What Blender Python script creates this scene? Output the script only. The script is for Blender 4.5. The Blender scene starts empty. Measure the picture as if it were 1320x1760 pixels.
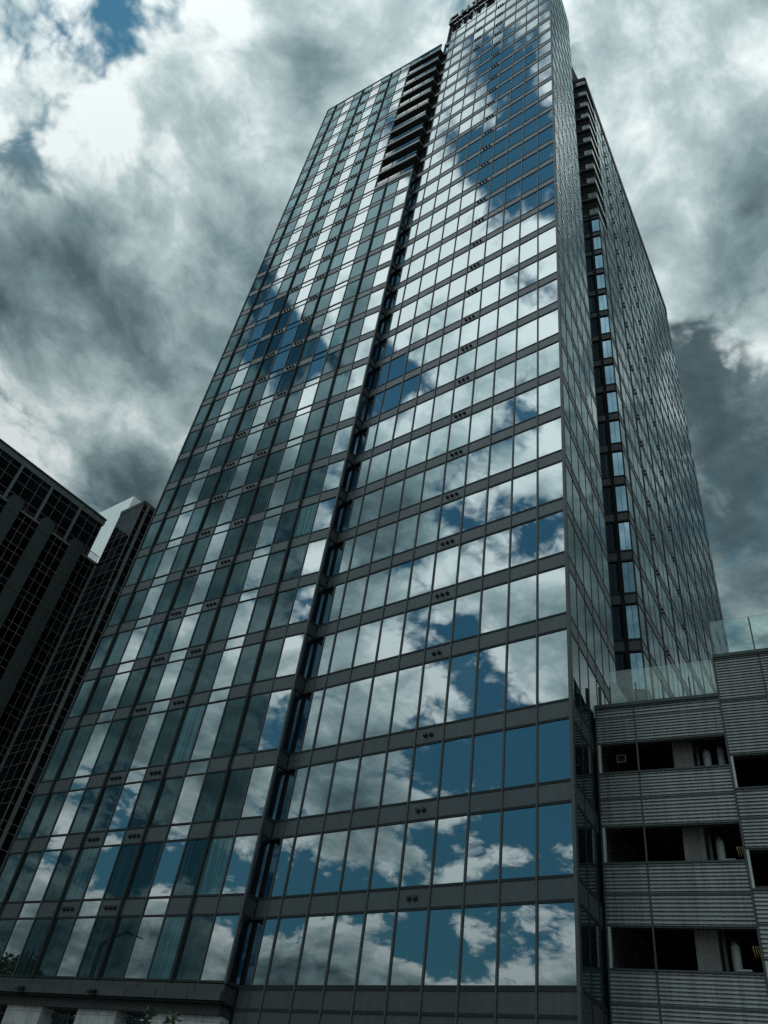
import bpy, math, random
from mathutils import Vector, Matrix

random.seed(7)
scene = bpy.context.scene
COL = scene.collection
EYE = 1.6                                   # camera height above the pavement

# ------------------------------------------------------------------ camera
cam_data = bpy.data.cameras.new('camera')
cam = bpy.data.objects.new('camera', cam_data)
COL.objects.link(cam)
scene.camera = cam
FOC = 1347.0                                # focal length in pixels of the 1320x1760 photograph
cam_data.sensor_fit = 'VERTICAL'
cam_data.sensor_height = 24.0
cam_data.lens = 24.0 * FOC / 1760.0
cam_data.clip_start = 0.1
cam_data.clip_end = 5000.0
_up = Vector((266.0, -1533.0, FOC)).normalized()          # where the verticals meet
_lf = Vector((-2158.0, 810.0, FOC)).normalized()          # where the front facade's horizontals meet
_lf = (_lf - _up * _lf.dot(_up)).normalized()
_X = -_lf
_Y = _up.cross(_X)
_Z = _up
def cam2world(v):
    return Vector((_X.dot(v), _Y.dot(v), _Z.dot(v)))
_r = cam2world(Vector((1, 0, 0)))
_u = cam2world(Vector((0, -1, 0)))
_b = cam2world(Vector((0, 0, -1)))
cam.matrix_world = Matrix(((_r.x, _u.x, _b.x, 0), (_r.y, _u.y, _b.y, 0), (_r.z, _u.z, _b.z, EYE), (0, 0, 0, 1)))
def ray(px, py):
    """world direction seen at a place of the photograph (used to find real positions)"""
    return cam2world(Vector((px - 660.0, py - 880.0, FOC))).normalized()

# ------------------------------------------------------------------ world: sky with broken cloud
SUN_AZ = Vector((-0.22, 0.975, 0)).normalized()
SUN_EL = math.radians(66)
SUN = Vector((SUN_AZ.x * math.cos(SUN_EL), SUN_AZ.y * math.cos(SUN_EL), math.sin(SUN_EL)))
world = bpy.data.worlds.new('World')
scene.world = world
world.use_nodes = True
wt = world.node_tree
wt.nodes.clear()
class NT:
    """small helper to write node math as expressions"""
    def __init__(s, tree): s.t = tree
    def new(s, kind, **kw):
        n = s.t.nodes.new(kind)
        for k, v in kw.items(): setattr(n, k, v)
        return n
    def put(s, sock, v):
        if isinstance(v, bpy.types.NodeSocket): s.t.links.new(v, sock)
        elif v is not None: sock.default_value = v
    def m(s, op, a, b=None, c=None, clamp=False):
        n = s.new('ShaderNodeMath', operation=op, use_clamp=clamp)
        for i, v in enumerate((a, b, c)):
            if v is not None: s.put(n.inputs[i], v)
        return n.outputs[0]
    def v(s, op, a, b=None, scale=None):
        n = s.new('ShaderNodeVectorMath', operation=op)
        s.put(n.inputs[0], a)
        if b is not None: s.put(n.inputs[1], b)
        if scale is not None: s.put(n.inputs['Scale'], scale)
        return n.outputs['Value'] if op in ('DOT_PRODUCT', 'LENGTH') else n.outputs[0]
    def noise(s, vec, scale, detail=4, rough=0.5, dist=0.0, out='Fac', lac=2.0):
        n = s.new('ShaderNodeTexNoise')
        s.put(n.inputs['Vector'], vec); n.inputs['Scale'].default_value = scale
        n.inputs['Detail'].default_value = detail; n.inputs['Roughness'].default_value = rough
        n.inputs['Distortion'].default_value = dist; n.inputs['Lacunarity'].default_value = lac
        return n.outputs[out]
    def ramp(s, fac, a, b, lo=0.0, hi=1.0, smooth=True):
        n = s.new('ShaderNodeMapRange', interpolation_type='SMOOTHSTEP' if smooth else 'LINEAR')
        s.put(n.inputs[0], fac)
        for i, v in enumerate((a, b, lo, hi)): s.put(n.inputs[i + 1], v)
        return n.outputs[0]
    def mix(s, fac, a, b, blend='MIX'):
        n = s.new('ShaderNodeMix', data_type='RGBA', blend_type=blend)
        s.put(n.inputs[0], fac); s.put(n.inputs[6], a); s.put(n.inputs[7], b)
        return n.outputs[2]
W = NT(wt)
tc = W.new('ShaderNodeTexCoord').outputs['Generated']
D = W.v('NORMALIZE', tc)
sep = W.new('ShaderNodeSeparateXYZ'); W.put(sep.inputs[0], D)
dz = W.m('MAXIMUM', sep.outputs[2], 0.0)
den = W.m('ADD', dz, 0.30)
inv = W.m('DIVIDE', 1.0, den)
P0 = W.v('SCALE', D, scale=inv)                       # cloud sheet seen in perspective
P0 = W.v('MULTIPLY', W.v('ADD', P0, (12.2, 33.3, 0.0)), (1.0, 1.0, 0.0))
def noise2(vec, scale, detail, rough, out='Fac'):
    n = W.new('ShaderNodeTexNoise', noise_dimensions='2D')
    W.put(n.inputs['Vector'], vec); n.inputs['Scale'].default_value = scale
    n.inputs['Detail'].default_value = detail; n.inputs['Roughness'].default_value = rough
    return n.outputs[out]
def puffs(vec, scale, detail, rough=0.55):
    n = W.new('ShaderNodeTexVoronoi', voronoi_dimensions='2D', feature='F1', normalize=True)
    W.put(n.inputs['Vector'], vec); n.inputs['Scale'].default_value = scale
    n.inputs['Detail'].default_value = detail; n.inputs['Roughness'].default_value = rough; n.inputs['Lacunarity'].default_value = 2.15
    return n.outputs['Distance']
wv = W.v('SUBTRACT', noise2(P0, 2.2, 2, 0.55, 'Color'), (0.5, 0.5, 0.5))
P1 = W.v('ADD', P0, W.v('SCALE', wv, scale=0.11))
wv2 = W.v('SUBTRACT', noise2(P1, 14.0, 1, 0.6, 'Color'), (0.5, 0.5, 0.5))
P2 = W.v('ADD', P1, W.v('SCALE', wv2, scale=0.022))
def density(vec, d1, d2):
    pf = puffs(vec, 4.4, d2, 0.6)
    return W.m('SUBTRACT', W.m('MULTIPLY', noise2(vec, 2.2, d1, 0.60), 0.82), W.m('MULTIPLY', pf, 0.50)), pf
n_fine, n_puff = density(P2, 9, 4)
n_low = noise2(P0, 1.25, 2, 0.5)
n_off, _ = density(W.v('ADD', P2, (SUN.x * 0.13, SUN.y * 0.13, 0.0)), 4, 2)
n_det = noise2(P2, 9.0, 5, 0.68)
def lobes(items):
    acc = None
    for vec, k, amp in items:
        dt = W.v('DOT_PRODUCT', D, tuple(vec))
        e = W.m('EXPONENT', W.m('MULTIPLY', W.m('SUBTRACT', dt, 1.0), k))
        t = W.m('MULTIPLY', e, amp)
        acc = t if acc is None else W.m('ADD', acc, t)
    return acc
def refl(px, py):
    d = ray(px, py); return Vector((d.x, -d.y, d.z))
back = W.ramp(W.m('MULTIPLY', sep.outputs[1], -1.0), -0.10, 0.55)         # away from the sun the cloud breaks up
#COVER
cover = lobes([
    (ray(290, -50), 150, -0.13), (ray(330, -20), 500, -0.06), (ray(690, 0), 300, -0.10), (ray(1010, 30), 500, 0.08), (ray(200, 60), 900, -0.05),
    (refl(930, 1560), 160, -0.13), (refl(760, 1190), 400, -0.11), (refl(930, 280), 90, -0.07), (refl(900, 100), 300, -0.07), (refl(945, 360), 220, -0.10), (refl(840, 250), 500, -0.05), (refl(560, 560), 500, -0.07), (refl(900, 690), 600, -0.09), (refl(640, 1400), 400, 0.08),
    (refl(760, 470), 400, 0.06), (refl(600, 300), 160, 0.04), (refl(600, 950), 200, 0.10), (refl(300, 1150), 500, -0.06), (refl(560, 1640), 1200, 0.06),
    (ray(420, 400), 8, 0.05), (ray(60, 600), 14, 0.04), (ray(1250, 500), 9, 0.08),
])
thick = lobes([
    (ray(10, 470), 90, 0.07), (ray(200, 650), 200, 0.02), (ray(250, 480), 90, -0.08), (ray(1300, 420), 110, 0.16), (ray(1230, 930), 110, 0.14), (ray(60, 620), 300, 0.04), (ray(30, 700), 400, -0.14),
    (refl(640, 250), 120, -0.12), (refl(650, 420), 90, -0.14), (refl(850, 350), 120, -0.12), (refl(640, 1440), 300, 0.10), (refl(640, 950), 200, 0.05),
    (ray(360, 260), 60, -0.07), (ray(1110, 200), 60, -0.10), (ray(150, 280), 140, -0.06), (ray(270, 740), 260, -0.14), (ray(200, 850), 700, 0.14), (ray(1310, 620), 300, -0.05), (ray(560, 120), 120, -0.04),
])
# a soft high sheet behind, crisp heaped cloud in front of it
sheet = W.m('ADD', W.m('MULTIPLY', n_low, 0.55), W.m('MULTIPLY', noise2(P1, 3.0, 4, 0.6), 0.45))
a_sheet = W.ramp(W.m('SUBTRACT', W.m('ADD', sheet, W.m('MULTIPLY', cover, 1.2)), W.m('MULTIPLY', back, 0.27)), 0.36, 0.60)
c1 = W.m('ADD', W.m('ADD', n_fine, W.m('MULTIPLY', n_low, 0.24)), W.m('ADD', cover, 0.185))
alpha = W.ramp(c1, 0.468, 0.545)
depth = W.ramp(W.m('ADD', c1, thick), 0.47, 0.78, 0.0, 1.0, False)
edge = W.m('MULTIPLY', W.m('SUBTRACT', n_fine, n_off), 2.0)                 # lit rims toward the sun
det = W.m('ADD', W.m('MULTIPLY', W.m('SUBTRACT', n_det, 0.5), 0.75), W.m('MULTIPLY', W.m('SUBTRACT', 0.36, n_puff), 0.9))     # billows
lum = W.m('SUBTRACT', 0.94, W.m('MULTIPLY', depth, 0.80))
lum = W.m('ADD', lum, W.m('ADD', edge, det))
lum = W.m('ADD', lum, W.m('MULTIPLY', back, 0.06))
lum_s = W.m('SUBTRACT', W.m('ADD', 0.55, det), W.m('ADD', W.m('MULTIPLY', W.m('SUBTRACT', sheet, 0.35), 0.9), W.m('MULTIPLY', thick, 0.9)))
lum_s = W.m('SMOOTH_MAX', lum_s, 0.10, 0.2)
lum = W.m('SMOOTH_MAX', lum, 0.10, 0.25)
cr = W.new('ShaderNodeValToRGB')
cr.color_ramp.interpolation = 'LINEAR'
els = cr.color_ramp.elements
stops = [(0.0, (0.040, 0.070, 0.083)), (0.25, (0.094, 0.146, 0.163)), (0.5, (0.210, 0.302, 0.322)), (0.78, (0.47, 0.59, 0.605)), (1.0, (0.89, 0.97, 0.97))]
els[0].position, els[0].color = stops[0][0], (*stops[0][1], 1)
els[1].position, els[1].color = stops[-1][0], (*stops[-1][1], 1)
for p, c in stops[1:-1]:
    e = els.new(p); e.color = (*c, 1)
W.put(cr.inputs[0], lum)
cr2 = W.new('ShaderNodeValToRGB')
cr2.color_ramp.interpolation = 'LINEAR'
el2 = cr2.color_ramp.elements
el2[0].position, el2[0].color = stops[0][0], (*stops[0][1], 1)
el2[1].position, el2[1].color = stops[-1][0], (*stops[-1][1], 1)
for p, c in stops[1:-1]:
    e = el2.new(p); e.color = (*c, 1)
W.put(cr2.inputs[0], lum_s)
sky = W.new('ShaderNodeTexSky', sky_type='NISHITA')
sky.sun_disc = False
sky.sun_elevation = SUN_EL
sky.sun_rotation = math.atan2(SUN.x, SUN.y)
sky.air_density = 1.0; sky.dust_density = 0.6; sky.ozone_density = 2.0
STR = 0.10
blue0 = W.mix(1.0, sky.outputs[0], (0.40, 0.89, 0.83, 1), 'MULTIPLY')
blue = W.v('SCALE', blue0, scale=W.ramp(back, 0.0, 1.0, 0.95, 1.7, False))
cloud = W.v('SCALE', cr.outputs[0], scale=W.ramp(back, 0.0, 1.0, 1.0 / STR, 2.25 / STR, False))   # front-lit cloud is brighter
sheetc = W.v('SCALE', cr2.outputs[0], scale=W.ramp(back, 0.0, 1.0, 1.0 / STR, 1.7 / STR, False))
final = W.mix(alpha, W.mix(a_sheet, blue, sheetc), cloud)
final = W.v('SCALE', final, scale=W.ramp(dz, 0.08, 0.95, 0.27, 1.14, False))                  # long air path: low cloud is dimmer
bg = W.new('ShaderNodeBackground'); bg.inputs['Strength'].default_value = STR
W.put(bg.inputs['Color'], final)
wo = W.new('ShaderNodeOutputWorld'); wt.links.new(bg.outputs[0], wo.inputs['Surface'])
world.cycles.sampling_method = 'MANUAL'; world.cycles.sample_map_resolution = 1024

# ------------------------------------------------------------------ sun (behind thin cloud, beyond the tower)
sd = bpy.data.lights.new('sun', 'SUN'); sd.energy = 1.2; sd.angle = math.radians(12); sd.color = (1.0, 0.96, 0.9)
so = bpy.data.objects.new('sun', sd); COL.objects.link(so)
so.rotation_euler = (-SUN).to_track_quat('-Z', 'Y').to_euler()
scene.view_settings.view_transform = 'Standard'
scene.view_settings.look = 'None'
scene.view_settings.exposure = -0.12
scene.view_settings.gamma = 1.0
scene.cycles.max_bounces = 5
scene.cycles.diffuse_bounces = 2
scene.cycles.glossy_bounces = 3
scene.cycles.transparent_max_bounces = 6
scene.cycles.adaptive_threshold = 0.018
scene.cycles.use_denoising = False                    # denoising smears the fine cloud; grain suits a photograph

# ------------------------------------------------------------------ helpers
def tag(o, label=None, cat=None, group=None, kind=None):
    if label: o['label'] = label
    if cat: o['category'] = cat
    if group: o['group'] = group
    if kind: o['kind'] = kind
    return o
def link(name, mesh, parent=None):
    o = bpy.data.objects.new(name, mesh); COL.objects.link(o)
    if parent is not None: o.parent = parent
    return o
def empty(name, loc):
    o = bpy.data.objects.new(name, None); COL.objects.link(o); o.location = loc
    o.empty_display_size = 0.2
    return o
class MB:
    """collects shapes; build() links them as one mesh object (parents sit at the origin of their own empty)"""
    def __init__(s): s.v = []; s.f = []; s.sm = []
    def hexa(s, c8):
        b = len(s.v); s.v += [tuple(c) for c in c8]
        for q in ((0, 3, 2, 1), (4, 5, 6, 7), (0, 1, 5, 4), (1, 2, 6, 5), (2, 3, 7, 6), (3, 0, 4, 7)):
            s.f.append(tuple(b + i for i in q)); s.sm.append(False)
        return s
    def box(s, x0, x1, y0, y1, z0, z1):
        return s.hexa([(x0, y0, z0), (x1, y0, z0), (x1, y1, z0), (x0, y1, z0), (x0, y0, z1), (x1, y0, z1), (x1, y1, z1), (x0, y1, z1)])
    def prism(s, pts, z0, z1):
        b = len(s.v); n = len(pts)
        s.v += [(p[0], p[1], z0) for p in pts] + [(p[0], p[1], z1) for p in pts]
        s.f.append(tuple(b + i for i in reversed(range(n)))); s.sm.append(False)
        s.f.append(tuple(b + n + i for i in range(n))); s.sm.append(False)
        for i in range(n):
            j = (i + 1) % n
            s.f.append((b + i, b + j, b + n + j, b + n + i)); s.sm.append(False)
        return s
    def tube(s, pts, rads, n=10, cap=True):
        rings = []
        for i, p in enumerate(pts):
            p = Vector(p)
            a = Vector(pts[max(i - 1, 0)]); c = Vector(pts[min(i + 1, len(pts) - 1)])
            t = (c - a).normalized()
            ref = Vector((0, 0, 1)) if abs(t.z) < 0.9 else Vector((1, 0, 0))
            e1 = t.cross(ref).normalized(); e2 = t.cross(e1)
            b = len(s.v)
            for k in range(n):
                an = 2 * math.pi * k / n
                s.v.append(tuple(p + (e1 * math.cos(an) + e2 * math.sin(an)) * rads[i]))
            rings.append(b)
        for i in range(len(rings) - 1):
            for k in range(n):
                s.f.append((rings[i] + k, rings[i] + (k + 1) % n, rings[i + 1] + (k + 1) % n, rings[i + 1] + k)); s.sm.append(True)
        if cap:
            s.f.append(tuple(rings[0] + k for k in reversed(range(n)))); s.sm.append(False)
            s.f.append(tuple(rings[-1] + k for k in range(n))); s.sm.append(False)
        return s
    def mesh(s, name, mat, org=(0, 0, 0)):
        me = bpy.data.meshes.new(name)
        me.from_pydata([(v[0] - org[0], v[1] - org[1], v[2] - org[2]) for v in s.v], [], s.f)
        me.materials.append(mat)
        if any(s.sm): me.polygons.foreach_set('use_smooth', s.sm)
        me.update()
        return me
    def build(s, name, mat, parent=None, org=None, bevel=0.0):
        if org is None: org = tuple(parent_origin(parent))
        o = link(name, s.mesh(name, mat, org), parent)
        if parent is None and any(org): o.location = org
        if bevel:
            m = o.modifiers.new('bevel', 'BEVEL'); m.width = bevel; m.segments = 2; m.limit_method = 'ANGLE'
        return o
def parent_origin(p):
    v = Vector((0, 0, 0))
    while p is not None:
        v = v + p.location; p = p.parent
    return v
class Face:
    """a facade plane: s runs along it from a to b, z is height above the eye, d stands out of the wall"""
    def __init__(s, a, b):
        s.a = Vector((a[0], a[1])); d = Vector((b[0], b[1])) - s.a
        s.len = d.length; s.u = d.normalized(); s.n = Vector((s.u.y, -s.u.x))
    def pt(s, q, z, d=0.0):
        p = s.a + s.u * q + s.n * d
        return (p.x, p.y, z + EYE)
    def box(s, mb, s0, s1, z0, z1, d0, d1):
        return mb.hexa([s.pt(s0, z0, d1), s.pt(s1, z0, d1), s.pt(s1, z0, d0), s.pt(s0, z0, d0),
                        s.pt(s0, z1, d1), s.pt(s1, z1, d1), s.pt(s1, z1, d0), s.pt(s0, z1, d0)])
    def pane(s, mb, s0, s1, z0, z1, d, tilt=0.0, th=0.02):
        """a sheet of glass that sits a hair out of true, as real ones do"""
        t = [random.uniform(-tilt, tilt) for _ in range(2)]
        w = (s1 - s0) * 0.5; h = (z1 - z0) * 0.5
        def dd(i, j): return d + t[0] * w * i + t[1] * h * j
        return mb.hexa([s.pt(s0, z0, dd(-1, -1)), s.pt(s1, z0, dd(1, -1)), s.pt(s1, z0, dd(1, -1) - th), s.pt(s0, z0, dd(-1, -1) - th),
                        s.pt(s0, z1, dd(-1, 1)), s.pt(s1, z1, dd(1, 1)), s.pt(s1, z1, dd(1, 1) - th), s.pt(s0, z1, dd(-1, 1) - th)])

# ------------------------------------------------------------------ materials
def material(name):
    m = bpy.data.materials.new(name); m.use_nodes = True
    m.node_tree.nodes.clear()
    return m, NT(m.node_tree)
def surface(name, col, rough=0.6, metal=0.0, var=0.15, scale=3.0, bump=0.0, bscale=30.0, streak=0.0, spec=0.5, per_obj=0.0):
    m, N = material(name)
    out = N.new('ShaderNodeOutputMaterial'); b = N.new('ShaderNodeBsdfPrincipled')
    geo = N.new('ShaderNodeNewGeometry').outputs['Position']
    f = N.noise(geo, scale, 6, 0.6)
    k = N.ramp(f, 0.25, 0.75, 1.0 - var, 1.0 + var, False)
    if streak:
        st = N.noise(N.v('MULTIPLY', geo, (5.0, 5.0, 0.25)), 1.0, 5, 0.6)
        k = N.m('MULTIPLY', k, N.ramp(st, 0.3, 0.75, 1.0, 1.0 - streak))
    if per_obj:
        oi = N.new('ShaderNodeObjectInfo').outputs['Random']
        k = N.m('MULTIPLY', k, N.ramp(oi, 0.0, 1.0, 1.0 - per_obj, 1.0 + per_obj, False))
    c = N.v('SCALE', (*col,), scale=k)
    N.put(b.inputs['Base Color'], c)
    b.inputs['Metallic'].default_value = metal
    b.inputs['Specular IOR Level'].default_value = spec
    N.put(b.inputs['Roughness'], N.ramp(f, 0.2, 0.8, max(rough - 0.1, 0.02), min(rough + 0.12, 1.0), False))
    if bump:
        bn = N.new('ShaderNodeBump'); bn.inputs['Strength'].default_value = 1.0; bn.inputs['Distance'].default_value = bump
        N.put(bn.inputs['Height'], N.noise(geo, bscale, 4, 0.6)); N.put(b.inputs['Normal'], bn.outputs[0])
    m.node_tree.links.new(b.outputs[0], out.inputs[0])
    return m
def coated_glass(name, ior, tint, inside, wav=0.002, curtains=0.0, gain=1.0, per_obj=0.25, blinds=5.0):
    """mirror-coated facade glass: fresnel reflection over a dim tinted interior"""
    m, N = material(name)
    out = N.new('ShaderNodeOutputMaterial')
    geo = N.new('ShaderNodeNewGeometry').outputs['Position']
    oi = N.new('ShaderNodeObjectInfo').outputs['Random']
    isl = N.new('ShaderNodeNewGeometry').outputs['Random Per Island']
    bn = N.new('ShaderNodeBump'); bn.inputs['Strength'].default_value = 1.0; bn.inputs['Distance'].default_value = wav
    h = N.noise(N.v('MULTIPLY', geo, (1.0, 1.0, 0.7)), 0.9, 1.5, 0.4)
    N.put(bn.inputs['Height'], h)
    fr = N.new('ShaderNodeFresnel'); fr.inputs['IOR'].default_value = ior; N.put(fr.inputs['Normal'], bn.outputs[0])
    gl = N.new('ShaderNodeBsdfGlossy'); gl.inputs['Roughness'].default_value = 0.0
    gl.inputs['Color'].default_value = (*tint, 1); N.put(gl.inputs['Normal'], bn.outputs[0])
    df = N.new('ShaderNodeBsdfDiffuse')
    k = N.m('ADD', N.ramp(oi, 0, 1, 1 - per_obj, 1 + per_obj, False), N.ramp(isl, 0, 1, -per_obj, per_obj, False))
    rnd = N.m('FRACT', N.m('ADD', N.m('MULTIPLY', oi, 7.31), isl))
    k = N.m('MULTIPLY', k, N.ramp(rnd, 0.84, 0.97, 1.0, blinds))                  # some blinds are drawn
    if curtains:
        st = N.noise(N.v('ADD', N.v('MULTIPLY', geo, (9.0, 9.0, 0.12)), N.v('SCALE', (17.0, 9.0, 3.0), scale=oi)), 1.0, 3, 0.5)
        k = N.m('MULTIPLY', k, N.ramp(st, 0.42, 0.66, 1.0, 1.0 + curtains))
    N.put(df.inputs['Color'], N.v('SCALE', (*inside,), scale=k))
    mx = N.new('ShaderNodeMixShader')
    fac = N.m('MULTIPLY', fr.outputs[0], gain, clamp=True) if gain != 1.0 else fr.outputs[0]
    N.put(mx.inputs[0], fac)
    m.node_tree.links.new(df.outputs[0], mx.inputs[1]); m.node_tree.links.new(gl.outputs[0], mx.inputs[2])
    m.node_tree.links.new(mx.outputs[0], out.inputs[0])
    return m
def clear_glass(name, tint, refl, haze):
    m, N = material(name)
    out = N.new('ShaderNodeOutputMaterial')
    tr = N.new('ShaderNodeBsdfTransparent'); tr.inputs[0].default_value = (*tint, 1)
    gl = N.new('ShaderNodeBsdfGlossy'); gl.inputs['Roughness'].default_value = 0.02
    fr = N.new('ShaderNodeFresnel'); fr.inputs['IOR'].default_value = refl
    df = N.new('ShaderNodeBsdfDiffuse'); df.inputs[0].default_value = (0.35, 0.45, 0.42, 1)
    m1 = N.new('ShaderNodeMixShader'); m1.inputs[0].default_value = haze
    m2 = N.new('ShaderNodeMixShader'); N.put(m2.inputs[0], fr.outputs[0])
    L = m.node_tree.links
    L.new(tr.outputs[0], m1.inputs[1]); L.new(df.outputs[0], m1.inputs[2])
    L.new(m1.outputs[0], m2.inputs[1]); L.new(gl.outputs[0], m2.inputs[2]); L.new(m2.outputs[0], out.inputs[0])
    return m
M = {}
M['mirror'] = coated_glass('mirror_glass', 4.2, (0.86, 0.97, 1.0), (0.012, 0.017, 0.018))
M['bright'] = coated_glass('bright_bay_glass', 4.6, (0.90, 0.98, 1.0), (0.016, 0.020, 0.021))
M['dark'] = coated_glass('dark_bay_glass', 2.0, (0.62, 0.92, 1.0), (0.008, 0.017, 0.019), curtains=1.2, gain=0.58)
M['side'] = coated_glass('side_glass', 1.85, (0.80, 0.96, 1.0), (0.010, 0.015, 0.016), gain=0.8)
M['return'] = coated_glass('return_glass', 3.0, (0.55, 0.82, 1.0), (0.008, 0.013, 0.016))
M['spandrel'] = surface('spandrel_metal', (0.062, 0.076, 0.079), 0.42, 0.2, 0.10, 0.7, streak=0.12, per_obj=0.06)
M['frame'] = surface('frame_metal', (0.024, 0.028, 0.028), 0.65, 0.0, 0.15, 2.0, spec=0.15)
M['mullion'] = surface('mullion_metal', (0.050, 0.058, 0.058), 0.5, 0.1, 0.15, 2.0)
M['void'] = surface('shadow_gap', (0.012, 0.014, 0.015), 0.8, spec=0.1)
M['core'] = surface('building_core', (0.03, 0.033, 0.034), 0.8)
M['hood'] = surface('vent_hood', (0.012, 0.013, 0.013), 0.5)
M['slab'] = surface('balcony_slab', (0.42, 0.43, 0.41), 0.6, 0.0, 0.12, 1.5, streak=0.2)
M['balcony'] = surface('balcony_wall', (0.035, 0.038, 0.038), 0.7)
M['rail'] = clear_glass('railing_glass', (0.86, 0.95, 0.93), 1.5, 0.07)
M['fascia'] = surface('fascia_panel', (0.042, 0.050, 0.050), 0.5, 0.1, 0.12, 1.2, streak=0.15, per_obj=0.08)
M['base'] = surface('base_panel', (0.056, 0.066, 0.067), 0.48, 0.2, 0.12, 1.0, streak=0.2, per_obj=0.06)
M['stone'] = surface('limestone', (0.42, 0.43, 0.41), 0.8, 0.0, 0.16, 2.5, bump=0.004, bscale=40, streak=0.25, per_obj=0.08)
M['louvre'] = surface('louvre_metal', (0.21, 0.222, 0.218), 0.45, 0.45, 0.22, 1.3, streak=0.35)
M['trim'] = surface('garage_trim', (0.035, 0.042, 0.041), 0.5, 0.2)
M['pale'] = surface('pale_trim', (0.36, 0.38, 0.38), 0.5, 0.1, 0.1, 3)
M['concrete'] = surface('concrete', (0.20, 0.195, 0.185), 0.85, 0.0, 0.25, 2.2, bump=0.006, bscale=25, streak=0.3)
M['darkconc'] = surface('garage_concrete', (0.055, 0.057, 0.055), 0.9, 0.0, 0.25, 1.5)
M['pipe'] = surface('pipe_paint', (0.30, 0.32, 0.32), 0.5, 0.0, 0.12, 3.0, streak=0.2)
M['yellow'] = surface('yellow_paint', (0.22, 0.14, 0.03), 0.5, 0.0, 0.2, 8)
M['oglass'] = coated_glass('office_glass', 1.16, (0.75, 0.9, 1.0), (0.004, 0.006, 0.007), per_obj=0.5, blinds=3.0)
M['omull'] = surface('office_mullion', (0.17, 0.135, 0.13), 0.5, 0.1, 0.1, 2)
M['opier'] = surface('office_pier', (0.034, 0.048, 0.046), 0.7, 0.0, 0.15, 0.8, streak=0.2)
M['opier2'] = surface('office_pale_pier', (0.12, 0.14, 0.135), 0.6, 0.0, 0.12, 0.8)
M['white'] = surface('white_cladding', (0.90, 0.91, 0.89), 0.38, 0.75, 0.06, 0.4, streak=0.22)
M['asphalt'] = surface('asphalt', (0.05, 0.05, 0.052), 0.9, 0.0, 0.25, 2.0, bump=0.004, bscale=80)
M['paving'] = surface('paving', (0.28, 0.27, 0.25), 0.85, 0.0, 0.18, 1.5, bump=0.003, bscale=60)
M['ground'] = surface('ground', (0.14, 0.14, 0.13), 0.9, 0.0, 0.25, 0.2)
M['paint'] = surface('road_paint', (0.75, 0.75, 0.72), 0.7, 0.0, 0.15, 4)
M['lampmetal'] = surface('lamp_metal', (0.03, 0.032, 0.034), 0.45, 0.4)
M['bark'] = surface('bark', (0.09, 0.07, 0.05), 0.9, 0.0, 0.3, 8, bump=0.01, bscale=30)
M['leaf'] = surface('leaf', (0.03, 0.052, 0.02), 0.6, 0.0, 0.35, 1.5, per_obj=0.1)
M['letter'] = surface('sign_letter', (0.02, 0.021, 0.022), 0.4, 0.2)

# ------------------------------------------------------------------ the ground
def structure(name, mb, mat):
    o = mb.build(name, mat, None, (0, 0, 0)); o['kind'] = 'structure'; return o
structure('ground', MB().box(-900, 900, -900, 900, -0.5, -0.02), M['ground'])
structure('road', MB().box(-400, 400, -3.2, 8.5, -0.2, 0.0), M['asphalt'])
structure('pavement', MB().box(-400, 400, 8.8, 40, -0.2, 0.13), M['paving'])
structure('far_pavement', MB().box(-400, 400, -9, -3.5, -0.2, 0.13), M['paving'])
structure('kerb', MB().box(-400, 400, 8.5, 8.8, -0.2, 0.15), M['concrete'])
structure('far_kerb', MB().box(-400, 400, -3.5, -3.2, -0.2, 0.15), M['concrete'])
for i in range(-5, 6):
    o = structure('lane_marking', MB().box(i * 6.0, i * 6.0 + 3.0, 2.58, 2.72, 0.002, 0.005), M['paint'])

# ------------------------------------------------------------------ the tower
RL = (-24.44, 23.77); RC = (-10.83, 23.74)
LL = (-40.62, 21.68); LR = (-24.46, 23.15)
E_ = (-12.09, 31.55); W_ = (-12.10, 35.65); WE = (-15.52, 70.5); RTL = (-13.62, 35.22)
FR = Face(RL, RC); FL = Face(LL, LR); RRf = Face(RC, E_); RT = Face(RTL, W_); WF = Face(W_, WE)
LT = Face(LR, (-24.40, 23.90))
ZB = [5.23, 8.27, 11.33, 14.33, 18.09] + [18.09 + 3.07 * i for i in range(1, 31)]   # foot of the glass on each floor
BAND = 0.72
def top_of(i): return ZB[i + 1] - BAND
tower = empty('glass_tower', (-24, 30, 0))
tag(tower, 'tall mirror-glass apartment tower with a notch down its middle and dark balconies at the top', 'tower')
TO = tuple(tower.location)

# solid bodies behind the curtain wall; the cores are added to block light
ins = 0.10
core = MB()
core.prism([(-23.75, 23.90), (-10.98, 23.88), (-12.27, 31.55), (-13.8, 35.4), (-13.8, 40), (-26, 40), (-26, 25.2), (-23.75, 25.2)], EYE - 1.6, EYE + 110.6)
core.build('building_core', M['core'], tower)
c2 = MB()
def fl_pt(s, d): p = FL.a + FL.u * s + FL.n * d; return (p.x, p.y)
colw = FL.len / 12.0
c2.prism([fl_pt(0.12, -0.14), fl_pt(FL.len - 0.14, -0.14), (-24.6, 24.6), (-25, 41), (-42.4, 41)], EYE + 4.2, EYE + ZB[21] - 0.4)
c2.build('building_core', M['core'], tower)
c2 = MB()
c2.prism([fl_pt(0.12, -0.14), fl_pt(colw * 9 - 0.05, -0.14), fl_pt(colw * 9 - 0.05, -3), (-42.4, 41), ], EYE + ZB[21] - 0.4, EYE + 100.9)
c2.build('building_core', M['core'], tower)
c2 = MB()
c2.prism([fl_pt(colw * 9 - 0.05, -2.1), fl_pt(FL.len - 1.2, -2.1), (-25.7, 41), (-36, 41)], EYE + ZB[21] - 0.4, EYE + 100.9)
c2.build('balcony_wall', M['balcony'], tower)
c3 = MB()
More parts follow.
